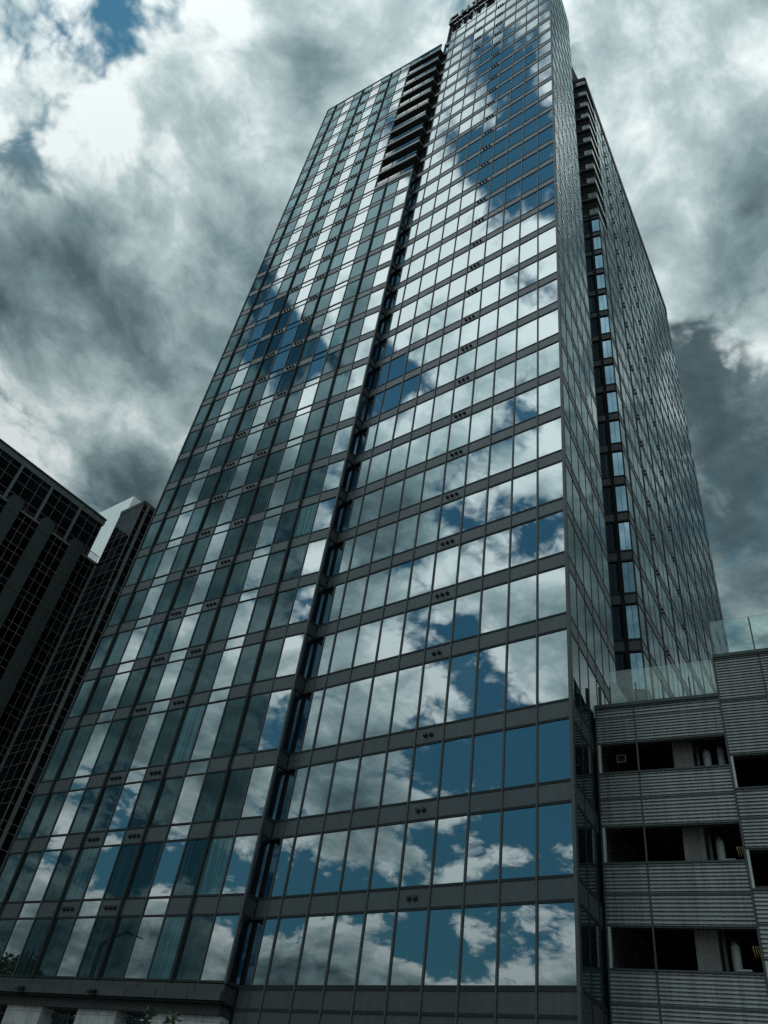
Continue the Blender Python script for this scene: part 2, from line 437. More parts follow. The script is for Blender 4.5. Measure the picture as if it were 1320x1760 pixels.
c3.prism([(-13.72, 35.40), (-12.24, 35.84), (-15.66, 70.4), (-32, 70.4), (-32, 38)], EYE - 1.6, EYE + 102.0)
c3.build('building_core', M['core'], tower)

PANES = []       # (score, builder) : the largest in view become parts of their own
def view_size(face, s0, s1, z0, z1):
    pts = [Vector(face.pt(s, z)) - Vector((0, 0, EYE)) for s, z in ((s0, z0), (s1, z0), (s1, z1), (s0, z1))]
    q = []
    for p in pts:
        cx, cy, cz = (_X * p.x + _Y * p.y + _Z * p.z)
        if cz < 1: return 0
        q.append((cx / cz * FOC + 660, cy / cz * FOC + 880))
    a = 0.5 * abs(sum(q[i][0] * q[(i + 1) % 4][1] - q[(i + 1) % 4][0] * q[i][1] for i in range(4)))
    mx = sum(x for x, _ in q) / 4; my = sum(y for _, y in q) / 4
    if not (-20 < mx < 1340 and -20 < my < 1780): return 0
    return a
class Pool:
    """alike pieces: the largest in view are parts, the rest one joined part"""
    def __init__(s, name, limit): s.name = name; s.limit = limit; s.items = []
    def add(s, score, fn, mat): s.items.append((score, len(s.items), fn, mat))
    def build(s, parent):
        s.items.sort(key=lambda t: (-t[0], t[1]))
        rest = {}
        for k, (sc, _, fn, mat) in enumerate(s.items):
            if k < s.limit and sc > 0:
                mb = MB(); fn(mb); mb.build(s.name, mat, parent)
            else:
                fn(rest.setdefault(mat.name, (MB(), mat))[0])
        for mb, mat in rest.values():
            o = mb.build(s.name + '_field', mat, parent); o['kind'] = 'stuff'
pool_glass = Pool('glass_pane', 290)
pool_metal = Pool('spandrel_panel', 290)
pool_gspan = Pool('glass_spandrel', 100)
TILT = 0.0042
def add_pane(face, s0, s1, z0, z1, mat, d=-0.015, tilt=TILT):
    pool_glass.add(view_size(face, s0, s1, z0, z1), lambda mb: face.pane(mb, s0, s1, z0, z1, d, tilt), mat)
def add_span(face, s0, s1, z0, z1, mat, pool=None, d=0.0):
    p = pool or pool_metal
    if p is pool_gspan: p.add(view_size(face, s0, s1, z0, z1), lambda mb: face.pane(mb, s0, s1, z0, z1, -0.03, TILT), mat)
    else: p.add(view_size(face, s0, s1, z0, z1), lambda mb: face.box(mb, s0, s1, z0, z1, -0.06, d), mat)
def bar(name, face, s0, s1, z0, z1, d0, d1, mat):
    return face.box(MB(), s0, s1, z0, z1, d0, d1).build(name, mat, tower)

# vent hoods: one shared mesh for each facade
def hood_mesh(face, name):
    mb = MB(); n = 8; rings = []
    for d, r, dz in ((-0.01, 0.088, 0.0), (0.08, 0.088, 0.0), (0.13, 0.06, 0.015)):
        b = len(mb.v)
        for k in range(n):
            a = 2 * math.pi * (k + 0.5) / n
            q = face.u * (r * math.cos(a)) + face.n * d
            mb.v.append((q.x, q.y, r * math.sin(a) * 1.05 + dz))
        rings.append(b)
    for i in range(2):
        for k in range(n):
            mb.f.append((rings[i] + k, rings[i] + (k + 1) % n, rings[i + 1] + (k + 1) % n, rings[i + 1] + k)); mb.sm.append(True)
    mb.f.append(tuple(rings[2] + k for k in range(n))); mb.sm.append(False)
    return mb.mesh(name, M['hood'])
def hoods(face, mesh, sc, zc, n, gap=0.27):
    for k in range(n):
        p = face.pt(sc + (k - (n - 1) / 2) * gap, zc, 0.0)
        o = link('vent_hood', mesh, tower)
        o.location = Vector(p) - tower.location

# ---- right block, front
fx = [x - RL[0] for x in (-24.25, -23.78, -23.05, -21.62, -20.25, -18.9, -17.55, -16.21, -14.86, -13.52, -12.18, -10.86)]
hm = hood_mesh(FR, 'vent_hood')
NF = 31
rows = [(ZB[i], top_of(i)) for i in range(NF + 1)]
rows += [(ZB[32], 106.0), (106.12, 107.5), (107.62, 109.0), (109.12, 110.9)]
for i, (z0, z1) in enumerate(rows):
    for c in range(1, 11):
        add_pane(FR, fx[c] + 0.03, fx[c + 1] - 0.03, z0 + 0.05, z1 - 0.05, M['mirror'])
    if i <= NF:
        add_pane(FR, fx[0], fx[1] - 0.02, z0 + 0.02, z1 - 0.02, M['return'], -0.13)
        bar('bracket', FR, fx[1] - 0.10, fx[1] + 0.02, z1 - 0.10, z1 + 0.02, -0.12, 0.015, M['frame'])
        bz0, bz1 = z1, ZB[i + 1]
        add_span(FR, fx[0] - 0.12, fx[2] - 0.03, bz0 + 0.05, bz1 - 0.05, M['spandrel'])
        for c in range(2, 11):
            add_span(FR, fx[c] + 0.03, fx[c + 1] - 0.03, bz0 + 0.05, bz1 - 0.05, M['spandrel'])
        nv = 2 if i < 4 else 3
        hoods(FR, hm, (fx[6] + fx[7]) / 2 - 0.05, bz0 + 0.36, nv)
        if i in (28, 29, 30): hoods(FR, hm, (fx[4] + fx[5]) / 2, bz0 + 0.36, 3)
    for zc in ((z0, z1) if i <= NF else (z1,)):
        bar('transom', FR, fx[0] - 0.12 if zc != z0 or i <= NF else 0, FR.len - 0.04, zc - 0.045, zc + 0.045, -0.07, 0.02, M['frame'])
for c in range(1, 11):
    bar('mullion', FR, fx[c] - 0.03, fx[c] + 0.03, ZB[0] - 2.6, 110.9, -0.07, 0.045 if c > 1 else 0.025, M['mullion'])
bar('corner_post', FR, FR.len - 0.07, FR.len + 0.05, ZB[0] - 6.8, 111.0, -0.1, 0.06, M['mullion'])
bar('coping', FR, 0.0, FR.len + 0.05, 110.9, 111.15, -0.5, 0.08, M['frame'])
# recess behind the notch
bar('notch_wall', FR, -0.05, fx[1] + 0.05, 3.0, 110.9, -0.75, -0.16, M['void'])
# base panels below the glass
for r, (z0, z1) in enumerate(((4.52, 5.14), (3.55, 4.47), (2.4, 3.5), (0.9, 2.35), (-1.6, 0.85))):
    for c in range(0, 11):
        a = fx[c] if c else fx[0] - 0.12
        if c == 1: continue
        b_ = fx[c + 1] if c else fx[2]
        FR.box(MB(), a + 0.035, b_ - 0.035, z0 + 0.02, z1 - 0.02, -0.1, 0.0).build('base_panel', M['base'], tower)
    bar('transom', FR, fx[0] - 0.12, FR.len - 0.06, z1 - 0.02, z1 + 0.07, -0.10, 0.03, M['frame'])
bar('base_wall', FR, 0.0, FR.len - 0.1, -1.6, 5.2, -0.3, -0.12, M['core'])

# ---- left block, front: bays of dark, bright, dark panes between deep fins
hl = hood_mesh(FL, 'vent_hood')
kinds = ['D', 'D', 'B', 'D', 'D', 'B', 'D', 'D', 'B', 'D', 'D', 'B']
deep = {1, 4, 7, 10}
BALC = 21
for i in range(0, 32):
    z0 = ZB[i]; z1 = top_of(i) if i < 31 else 102.45
    for c in range(12):
        if i >= BALC and i < 31 and c >= 9: continue
        s0, s1 = c * colw + 0.035, (c + 1) * colw - 0.035
        if c == 0: s0 = 0.05
        if c == 11: s1 = FL.len - 0.06
        g = M['bright'] if kinds[c] == 'B' else M['dark']
        add_pane(FL, s0, s1, z0 + 0.05, z1 - 0.05, g)
        if i < 31:
            bz1 = ZB[i + 1]
            if i >= BALC - 1 and c >= 9 and i < 30: 
                if i >= BALC: continue
            if kinds[c] == 'B' and c != 11: add_span(FL, s0, s1, z1 + 0.05, bz1 - 0.05, M['bright'], pool_gspan)
            else: add_span(FL, s0, s1, z1 + 0.05, bz1 - 0.05, M['spandrel'])
            if c in (4, 6): hoods(FL, hl, (s0 + s1) / 2, z1 + 0.36, 3)
    end = FL.len if (i < BALC or i == 31) else colw * 9
    for zc in (z0, z1):
        bar('transom', FL, 0.0, end - 0.03, zc - 0.04, zc + 0.04, -0.07, 0.02, M['frame'])
for c in range(1, 12):
    zt = 102.45 if c < 10 else ZB[BALC] - 0.1
    if c in deep: bar('fin', FL, c * colw - 0.055, c * colw + 0.055, ZB[0] - 0.05, zt, -0.08, 0.11, M['frame'])
    else: bar('mullion', FL, c * colw - 0.028, c * colw + 0.028, ZB[0] - 0.05, zt, -0.08, 0.035, M['mullion'])
bar('corner_post', FL, -0.03, 0.05, ZB[0] - 0.05, 102.45, -0.3, 0.06, M['mullion'])
bar('corner_post', FL, FL.len - 0.06, FL.len + 0.04, ZB[0] - 0.05, ZB[BALC], -0.06, 0.06, M['mullion'])
for c in range(0, 13):
    q = min(max(c * colw, 0.04), FL.len - 0.05)
    bar('parapet_post', FL, q - 0.03, q + 0.03, 101.0, 103.0, -0.16, -0.09, M['frame'])
bar('parapet_rail', FL, 0.0, FL.len, 102.42, 102.52, -0.16, 0.05, M['frame'])
# narrow return of the left block beside the notch
for i in range(0, BALC):
    z0, z1 = ZB[i], top_of(i)
    add_pane(LT, 0.07, 0.70, z0 + 0.05, z1 - 0.05, M['return'])
    add_span(LT, 0.07, 0.60, z1 + 0.05, ZB[i + 1] - 0.05, M['fascia'])  # darker fascia colour paints the notch's shade into these bands
    for zc in (z0, z1): bar('transom', LT, 0.05, 0.60, zc - 0.05, zc + 0.05, -0.07, 0.04, M['frame'])
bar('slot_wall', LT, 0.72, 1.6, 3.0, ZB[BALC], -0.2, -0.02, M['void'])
# balconies at the head of the left block
for i in range(BALC, 32):
    z = ZB[i]
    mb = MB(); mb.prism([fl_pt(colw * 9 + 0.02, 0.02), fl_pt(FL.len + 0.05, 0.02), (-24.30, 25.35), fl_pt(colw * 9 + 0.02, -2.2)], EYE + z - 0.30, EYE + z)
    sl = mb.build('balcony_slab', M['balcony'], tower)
    FL.box(MB(), colw * 9 + 0.03, FL.len + 0.05, z - 0.31, z + 0.06, 0.024, 0.075).build('slab_edge', M['slab'], sl)
    if i < 31:
        FL.box(MB(), colw * 9 + 0.06, FL.len - 0.02, z + 0.10, z + 1.05, -0.03, -0.015).build('railing_glass', M['rail'], sl)
        for c in range(9, 13):
            q = min(c * colw, FL.len - 0.05) if c > 9 else c * colw + 0.1
            FL.box(MB(), q - 0.02, q + 0.02, z + 0.0, z + 1.08, -0.012, 0.02).build('railing_post', M['frame'], sl)
        bar('balcony_door_frame', FL, colw * 10 - 0.05, colw * 10 + 0.05, z, z + 2.77, -2.12, -2.04, M['frame'])
bar('balcony_cheek', FL, colw * 9 - 0.06, colw * 9 + 0.02, ZB[BALC] - 0.3, 101.0, -2.2, 0.05, M['mullion'])

# fascia and ground floor of the left block
for r, (z0, z1, d) in enumerate(((4.93, 5.16, 0.02), (4.62, 4.91, 0.14))):
    n = 11 if r == 0 else 10
    w = FL.len / n
    for c in range(n):
        FL.box(MB(), c * w + 0.012, (c + 1) * w - 0.012, z0, z1, -0.2, d).build('fascia_panel', M['fascia'], tower)
FL.box(MB(), 0, FL.len, 4.53, 4.60, -2.6, 0.10).build('soffit', M['void'], tower)
FL.box(MB(), 0, FL.len, 4.60, 5.2, -2.6, -0.21).build('fascia_backing', M['core'], tower)
for sc in (5.2, 9.6):
    fx_ = MB(); FL.box(fx_, sc - 0.14, sc + 0.14, 4.72, 4.80, 0.14, 0.32); 
    lamp = fx_.build('wall_lamp', M['hood'], tower)
    FL.box(MB(), sc - 0.10, sc + 0.10, 4.63, 4.73, 0.24, 0.46).build('lamp_head', M['frame'], lamp)
GF = -0.30
bar('ground_floor_wall', FL, 0.0, FL.len - 0.05, -1.6, 4.53, -2.7, -1.6, M['core'])
def stone_pillar(s0, s1):
    th = 0.50; z1 = 4.52; k = 0
    while z1 > -1.5:
        z0 = max(z1 - th, -1.6)
        n = max(2, int(round((s1 - s0) / 0.95)))
        if k >= 3 and s1 - s0 < 2.4:                       # shallow niche below the head courses
            cuts = [s0, s0 + 0.45, s1 - 0.45, s1]; depth = (GF, GF - 0.16, GF)
        else:
            w = (s1 - s0) / n; cuts = [s0 + w * j for j in range(n + 1)]
            if k % 2: cuts = [s0] + [c - w * 0.35 for c in cuts[1:-1]] + [s1]
            depth = [GF] * (len(cuts) - 1)
        for j in range(len(cuts) - 1):
            FL.box(MB(), cuts[j] + 0.006, cuts[j + 1] - 0.006, z0 + 0.006, z1 - 0.006, -1.3, depth[j]).build('stone_block', M['stone'], tower)
        z1 = z0; k += 1
for a, b_ in ((-0.2, 1.8), (4.05, 6.33), (8.5, 10.75), (12.7, 16.1)): stone_pillar(a, b_)
for a, b_ in ((1.8, 4.05), (6.33, 8.5), (10.75, 12.7)):
    FL.box(MB(), a + 0.06, b_ - 0.06, 4.02, 4.45, -1.00, -0.97).build('shopfront_pane', M['mirror'], tower)
    FL.box(MB(), a + 0.06, (a + b_) / 2 - 0.04, -1.5, 3.92, -1.00, -0.97).build('shopfront_pane', M['return'], tower)
    FL.box(MB(), (a + b_) / 2 + 0.04, b_ - 0.06, -1.5, 3.92, -1.00, -0.97).build('shopfront_pane', M['return'], tower)
    FL.box(MB(), a, b_, 3.92, 4.02, -1.06, -0.9).build('shopfront_transom', M['mullion'], tower)
    FL.box(MB(), (a + b_) / 2 - 0.04, (a + b_) / 2 + 0.04, -1.6, 4.52, -1.06, -0.88).build('shopfront_mullion', M['mullion'], tower)

# ---- right face up to the recess
nR = 6; wR = RRf.len / nR
for i in range(0, 34):
    z0 = ZB[i]; z1 = top_of(i) if i < 33 else 110.9
    for c in range(nR):
        add_pane(RRf, c * wR + 0.035, (c + 1) * wR - 0.035, z0 + 0.05, z1 - 0.05, M['side'], -0.004, 0.0006)
        if i < 33: add_span(RRf, c * wR + 0.035, (c + 1) * wR - 0.035, z1 + 0.05, ZB[i + 1] - 0.05, M['spandrel'])
    for zc in (z0, z1): bar('transom', RRf, 0.06, RRf.len, zc - 0.06, zc + 0.06, -0.07, 0.008, M['frame'])
for c in range(1, nR + 1): bar('mullion', RRf, c * wR - 0.07, c * wR + 0.07, 2.6, 110.9, -0.07, 0.003, M['frame'])
bar('corner_post', RRf, 0.05, 0.10, -1.6, 111.0, -0.1, 0.05, M['mullion'])
bar('base_wall', RRf, 0.1, RRf.len, -1.6, 5.2, -0.3, -0.01, M['fascia'])

# ---- return of the recess, facing forward
WB = 21                                                  # balconies start here
for i in range(0, 32):
    z0 = ZB[i]; z1 = top_of(i)
    if i < WB:
        for a, b_ in ((0.04, 0.34), (0.36, 0.66), (0.90, 1.20), (1.22, RT.len - 0.06)):
            add_pane(RT, a, b_, z0 + 0.04, z1 - 0.04, M['return'], -0.05)
        for a, b_ in ((0.04, 0.68), (0.88, RT.len - 0.06)):
            add_span(RT, a, b_, z1 + 0.04, ZB[i + 1] - 0.04, M['fascia'])
        for zc in (z0, z1): bar('transom', RT, 0.0, RT.len - 0.03, zc - 0.05, zc + 0.05, -0.07, 0.04, M['frame'])
    else:
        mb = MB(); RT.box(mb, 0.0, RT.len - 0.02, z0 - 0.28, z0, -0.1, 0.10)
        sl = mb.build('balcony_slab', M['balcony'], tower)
        RT.box(MB(), 0.02, RT.len - 0.05, z0 + 0.06, z0 + 1.0, 0.05, 0.065).build('railing_glass', M['rail'], sl)
        RT.box(MB(), 0.0, RT.len - 0.03, z0 + 1.0, z0 + 1.05, 0.04, 0.08).build('handrail', M['frame'], sl)
        for q in (0.35, 0.75, 1.15):
            RT.box(MB(), q - 0.015, q + 0.015, z0, z0 + 1.0, 0.066, 0.09).build('railing_post', M['frame'], sl)
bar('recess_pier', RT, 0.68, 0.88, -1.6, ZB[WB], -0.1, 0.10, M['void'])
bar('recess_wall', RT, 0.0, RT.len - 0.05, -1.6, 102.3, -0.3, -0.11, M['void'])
bar('recess_cap', RT, 0.0, RT.len, 102.2, 102.9, -0.25, 0.12, M['frame'])

# ---- the long wing
nW = 26; wW = WF.len / nW
ZW = [i for i in range(0, 31) if ZB[i] < 100.0]
for i in ZW:
    z0 = ZB[i]; z1 = top_of(i)
    for c in range(nW):
        if i >= WB and c < 2: continue
        add_pane(WF, c * wW + 0.035, (c + 1) * wW - 0.035, z0 + 0.05, z1 - 0.05, M['side'], -0.004, 0.0006)
        add_span(WF, c * wW + 0.035, (c + 1) * wW - 0.035, z1 + 0.05, ZB[i + 1] - 0.05, M['spandrel'])
    for zc in (z0, z1): bar('transom', WF, 0.0 if i < WB else 2 * wW, WF.len, zc - 0.075, zc + 0.075, -0.07, 0.010, M['frame'])
    if i >= WB:
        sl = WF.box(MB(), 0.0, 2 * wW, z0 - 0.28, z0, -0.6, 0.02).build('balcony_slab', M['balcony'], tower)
        WF.box(MB(), 0.05, 2 * wW - 0.03, z0 + 0.05, z0 + 1.0, -0.04, -0.02).build('railing_glass', M['rail'], sl)
for c in range(0, nW + 1):
    dp = c % 3 == 1
    zt = ZB[ZW[-1] + 1]
    bar('fin' if dp else 'mullion', WF, c * wW - (0.16 if dp else 0.06), c * wW + (0.16 if dp else 0.06), -1.6, ZB[WB] if c < 2 else zt, -0.07, 0.025 if dp else 0.003, M['frame'])
bar('parapet', WF, 0.0, WF.len + 0.05, ZB[ZW[-1] + 1] - 0.03, 102.8, -0.6, 0.06, M['frame'])
hw = hood_mesh(WF, 'vent_hood')
for i in ZW:
    for c in (4, 9): 
        if i > 3: hoods(WF, hw, (c + 0.5) * wW, top_of(i) + 0.36, 2, 0.4)

pool_glass.build(tower); pool_metal.build(tower); pool_gspan.build(tower)

# ---- rooftop sign: dark standing letters, too foreshortened to read
sign = empty('rooftop_sign', FR.pt(0.3, 108.2, 0.1)); tag(sign, 'row of dark block letters mounted along the top edge of the tower', 'sign')
GL = [
    [(0, .22, 0, 1), (.22, .9, .78, 1), (.22, .9, 0, .22)],
    [(0, .22, 0, 1), (.7, .92, 0, 1), (.22, .7, .4, .6)],
    [(0, .9, .78, 1), (.34, .56, 0, .78)],
    [(0, .22, 0, 1), (.22, .85, .78, 1), (.22, .7, .4, .6), (.22, .85, 0, .22)],
    [(0, .22, 0, 1), (.22, .9, 0, .22)],
]
q = 0.35; gi = 0
while q < FR.len - 1.6:
    mb = MB()
    for (a, b_, c, d) in GL[gi % len(GL)]:
        FR.box(mb, q + a * 1.25, q + b_ * 1.25, 109.0 + c * 2.3, 109.0 + d * 2.3, 0.28, 0.52)
    lt = mb.build('letter', M['letter'], sign)
    FR.box(MB(), q + 0.06, q + 0.18, 109.6, 109.75, 0.04, 0.28).build('bracket', M['frame'], lt)
    q += 1.62; gi += 1
for z in (109.3, 110.6):
    FR.box(MB(), 0.3, FR.len - 0.4, z - 0.05, z + 0.05, 0.16, 0.27).build('sign_rail', M['frame'], sign)

# ------------------------------------------------------------------ the parking garage beside the tower
gu = Vector((0.98741, 0.15817))
G0 = (-11.22, 26.75)
GA = Face(G0, (G0[0] + gu.x * 18, G0[1] + gu.y * 18))
garage = empty('parking_garage', (-6, 30, 0))
tag(garage, 'grey parking garage clad in horizontal metal louvres with open decks and glass roof railing', 'garage')
def gbar(name, s0, s1, z0, z1, d0, d1, mat, parent=None):
    return GA.box(MB(), s0, s1, z0, z1, d0, d1).build(name, mat, parent or garage)
def louvre(s0, s1, z0, z1, d=0.0):
    """one continuous sheet of ribbed cladding"""
    n = max(2, int(round((z1 - z0) / 0.118))); p = (z1 - z0) / n
    prof = []
    for k in range(n):
        z = z0 + k * p
        prof += [(z, d - 0.028), (z + p * 0.28, d - 0.028), (z + p * 0.42, d + 0.022), (z + p * 0.92, d + 0.006)]
    prof.append((z1, d - 0.028))
    mb = MB(); m = len(prof)
    for s in (s0, s1):
        for z, dd in prof: mb.v.append(GA.pt(s, z, dd))
    for k in range(m - 1):
        mb.f.append((k, m + k, m + k + 1, k + 1)); mb.sm.append(False)
    b = len(mb.v)
    for s, z in ((s0, z0), (s1, z0), (s1, z1), (s0, z1)): mb.v.append(GA.pt(s, z, d - 0.06))
    mb.f.append((b, b + 3, b + 2, b + 1)); mb.sm.append(False)
    mb.f.append((b, b + 1, m, 0)); mb.sm.append(False)
    mb.f.append((b + 3, m - 1, 2 * m - 1, b + 2)); mb.sm.append(False)
    mb.f.append(tuple([b] + list(range(m)) + [b + 3])); mb.sm.append(False)
    mb.f.append(tuple([b + 1, b + 2] + list(reversed(range(m, 2 * m))))); mb.sm.append(False)
    o = mb.build('louvre_panel', M['louvre'], garage)
    return o
SA = 4.60; SV = 1.49; SB = 6.2
# stretch beside the tower
bandsA = [(15.02, 15.42), (14.02, 14.94), (11.88, 12.80), (10.90, 11.78), (8.67, 9.60), (7.69, 8.57), (5.48, 6.38), (4.5, 5.40), (2.3, 3.2), (1.3, 2.22)]
for z0, z1 in bandsA:
    louvre(0.05, SV - 0.035, z0, z1); louvre(SV + 0.035, SA - 0.04, z0, z1)
for z0, z1 in ((14.02, 15.42), (10.90, 12.80), (7.69, 9.60), (4.5, 6.38), (1.3, 3.2)):
    gbar('deck_slab', 0.02, SA - 0.02, z0 - 0.05, z1 - 0.02, -0.3, -0.065, M['trim'])
    gbar('sill', 0.0, SA - 0.02, z1 - 0.01, z1 + 0.05, -0.3, 0.05, M['trim'])
for z in (14.98, 11.83, 8.62, 5.44, 2.26): gbar('cladding_joint', 0.02, SA - 0.02, z - 0.035, z + 0.035, -0.065, -0.015, M['trim'])
gbar('joint_post', SV - 0.03, SV + 0.03, 0.0, 15.40, -0.07, -0.005, M['trim'])
gbar('coping', 0.0, SA, 15.47, 15.60, -0.6, 0.09, M['trim'])
gbar('edge_trim', 0.0, 0.05, -1.6, 15.46, -0.3, 0.035, M['trim'])
# taller stretch, half a level up
bandsB = [(15.30, 17.02), (13.20, 15.16), (10.99, 11.94), (10.01, 10.90), (7.76, 8.71), (6.80, 7.68), (4.55, 5.5), (3.6, 4.45)]
cutsB = [SA + 0.04, SB - 0.035, SB + 0.035, 9.0 - 0.035, 9.0 + 0.035, 12.0 - 0.035, 12.0 + 0.035, 17.9]
for z0, z1 in bandsB:
    for k in range(0, len(cutsB), 2): louvre(cutsB[k], cutsB[k + 1], z0, z1, 0.05)
for z0, z1 in ((13.20, 17.02), (10.01, 11.94), (6.80, 8.71), (3.6, 5.5)):
    gbar('deck_slab', SA + 0.02, 17.9, z0 - 0.05, z1 - 0.02, -0.3, -0.015, M['trim'])
    gbar('sill', SA + 0.01, 17.9, z1 - 0.01, z1 + 0.05, -0.3, 0.10, M['trim'])
for z in (15.23, 10.95, 7.72, 4.5): gbar('cladding_joint', SA + 0.02, 17.9, z - 0.035, z + 0.035, -0.015, 0.035, M['trim'])
for q in (SB, 9.0, 12.0): gbar('joint_post', q - 0.03, q + 0.03, 0.0, 17.0, -0.02, 0.04, M['trim'])
gbar('coping', SA, 17.95, 17.07, 17.20, -0.6, 0.13, M['trim'])
gbar('edge_trim', SA - 0.035, SA + 0.03, -1.6, 17.06, -0.3, 0.075, M['trim'])
# pale flashing at the side of each open deck
for z0, z1 in ((12.86, 13.96), (9.66, 10.85), (6.44, 7.64)): gbar('jamb_trim', 0.055, 0.13, z0, z1, -0.16, 0.0, M['pale'])
for z0, z1 in ((12.0, 13.14), (8.77, 9.96), (5.56, 6.75)): gbar('jamb_trim', SA + 0.035, SA + 0.115, z0, z1, -0.16, 0.04, M['pale'])
# decks, back wall, columns and pipes inside
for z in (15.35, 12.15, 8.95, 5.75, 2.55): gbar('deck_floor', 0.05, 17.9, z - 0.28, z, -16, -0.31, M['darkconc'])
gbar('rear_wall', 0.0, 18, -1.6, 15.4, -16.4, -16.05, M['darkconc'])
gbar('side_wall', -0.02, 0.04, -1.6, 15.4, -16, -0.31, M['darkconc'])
for z0, z1 in ((12.16, 15.0), (8.96, 11.85), (5.76, 8.66)):
    gbar('concrete_column', 2.62, 3.32, z0, z1, -1.35, -0.75, M['concrete'])
    gbar('downpipe', 3.42, 3.52, z0, z1, -0.95, -0.85, M['trim'])
    c = GA.pt(3.78, z0, -0.85); MB().tube([c, (c[0], c[1], c[2] + 1.55), (c[0] - 0.02, c[1] + 0.08, c[2] + 1.72)], [0.14, 0.14, 0.10], 14).build('standpipe', M['pipe'], garage)
    if z0 > 12:
        c = GA.pt(4.25, z0, -0.95); MB().tube([c, (c[0], c[1], c[2] + 1.7), (c[0] - 0.02, c[1] + 0.06, c[2] + 1.84)], [0.12, 0.12, 0.08], 14).build('standpipe', M['pipe'], garage)
# small things in the open decks
sg = empty('exit_sign', GA.pt(0.78, 13.55, -0.5)); tag(sg, 'small white-framed square sign hanging in the top open garage deck', 'sign')
for a, b_, c, d in ((0.62, 0.94, 13.735, 13.75), (0.62, 0.94, 13.47, 13.485), (0.62, 0.635, 13.485, 13.735), (0.925, 0.94, 13.485, 13.735)):
    GA.box(MB(), a, b_, c, d, -0.56, -0.5).build('sign_frame', M['pipe'], sg)
GA.box(MB(), 0.635, 0.925, 13.485, 13.735, -0.55, -0.53).build('sign_face', M['void'], sg)
GA.box(MB(), 0.77, 0.79, 13.75, 15.05, -0.54, -0.52).build('hanger', M['trim'], sg)
def deck_light(s, z, lab):
    e = empty('strip_light', GA.pt(s, z, -0.4)); tag(e, lab, 'light')
    GA.box(MB(), s - 0.20, s + 0.20, z, z + 0.05, -0.45, -0.30).build('housing', M['pipe'], e)
    for q in (-0.13, 0.13): GA.box(MB(), s + q - 0.015, s + q + 0.015, z - 0.10, z, -0.39, -0.36).build('bracket', M['pipe'], e)
deck_light(4.05, 9.75, 'small pale light fitting on the sill of the middle open garage deck')
deck_light(4.02, 6.53, 'small pale light fitting on the sill of the lowest open garage deck')
def guard(s, z, lab):
    e = empty('guard_bars', GA.pt(s, z, -0.2)); tag(e, lab, 'guard bars')
    for k in range(3):
        MB().tube([GA.pt(s + k * 0.07, z + 0.32, -0.12), GA.pt(s + k * 0.07 + 0.05, z, -0.10)], [0.016, 0.016], 6).build('bar', M['yellow'], e)
    GA.box(MB(), s - 0.02, s + 0.22, z + 0.30, z + 0.33, -0.16, -0.12).build('bracket', M['trim'], e)
guard(4.36, 9.78, 'yellow bars at the end of the middle open garage deck')
guard(4.36, 6.85, 'yellow bars at the end of the lowest open garage deck')
# glass railing on the roof
def rail(s0, s1, z0, z1, d, n):
    w = (s1 - s0) / n
    for k in range(n):
        GA.box(MB(), s0 + k * w + 0.012, s0 + (k + 1) * w - 0.012, z0, z1, d - 0.015, d).build('railing_pane', M['rail'], garage)
        gbar('railing_clamp', s0 + k * w - 0.03, s0 + k * w + 0.03, z0 - 0.06, z0 + 0.9 if n < 5 else z1 - 0.02, d - 0.035, d - 0.016, M['mullion'])
rail(0.62, SA + 0.02, 15.62, 17.12, -0.08, 4)
rail(SA + 0.06, 17.8, 17.22, 18.80, -0.05, 9)
# side return of the railing and two posts near the tower
LB = GA.pt(0.62, 15.62, -0.08); LB2 = GA.pt(0.80, 15.62, -3.0)
RS = Face((LB2[0], LB2[1]), (LB[0], LB[1]))
RS.box(MB(), 0.0, RS.len - 0.02, 15.62, 17.10, -0.01, 0.005).build('railing_pane', M['rail'], garage)
for q in (-0.16, 0.16): gbar('gate_post', q - 0.05, q + 0.05, 15.1, 16.6, -0.35, -0.25, M['trim'])
# near-black block filling the dark gap between garage and tower
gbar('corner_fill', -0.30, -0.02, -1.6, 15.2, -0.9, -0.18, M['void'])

# ------------------------------------------------------------------ dark office building on the left
office = empty('dark_office_building', (-80, 34, 0))
tag(office, 'dark glass office building with thin pale grid lines and a white block on its roof', 'building')
FH = 4.03
def grid(face, s_cuts, z_top, floors, d=0.0, mull=0.06, strips=()):
    """dark glazing: two spandrel lines and one mid line on each floor"""
    for k in range(floors):
        zt = z_top - k * FH
        rowsz = [(zt - 0.86, zt), (zt - 2.35, zt - 0.86), (zt - FH, zt - 2.35)]
        for (z0, z1) in rowsz:
            for j in range(len(s_cuts) - 1):
                a, b_ = s_cuts[j], s_cuts[j + 1]
                if any(abs((a + b_) / 2 - c) < w for c, w in strips): continue
                yield (a, b_, z0, z1)
def glazing(name, face, cuts, z_top, floors, parent, skip=(), lines=True):
    opool.append((face, [c for c in grid(face, cuts, z_top, floors, strips=skip)], parent))
    if lines:
        for k in range(floors):
            zt = z_top - k * FH
            for z in (zt - 0.86, zt - 2.35, zt):
                face.box(MB(), cuts[0], cuts[-1], z - 0.028, z + 0.028, -0.05, 0.030).build('transom', M['omull'], parent)
        for q in cuts:
            if any(abs(q - c) < w - 0.1 for c, w in skip): continue
            face.box(MB(), q - 0.028, q + 0.028, z_top - floors * FH, z_top, -0.05, 0.026).build('mullion', M['omull'], parent)
opool = []
XL = -79.86
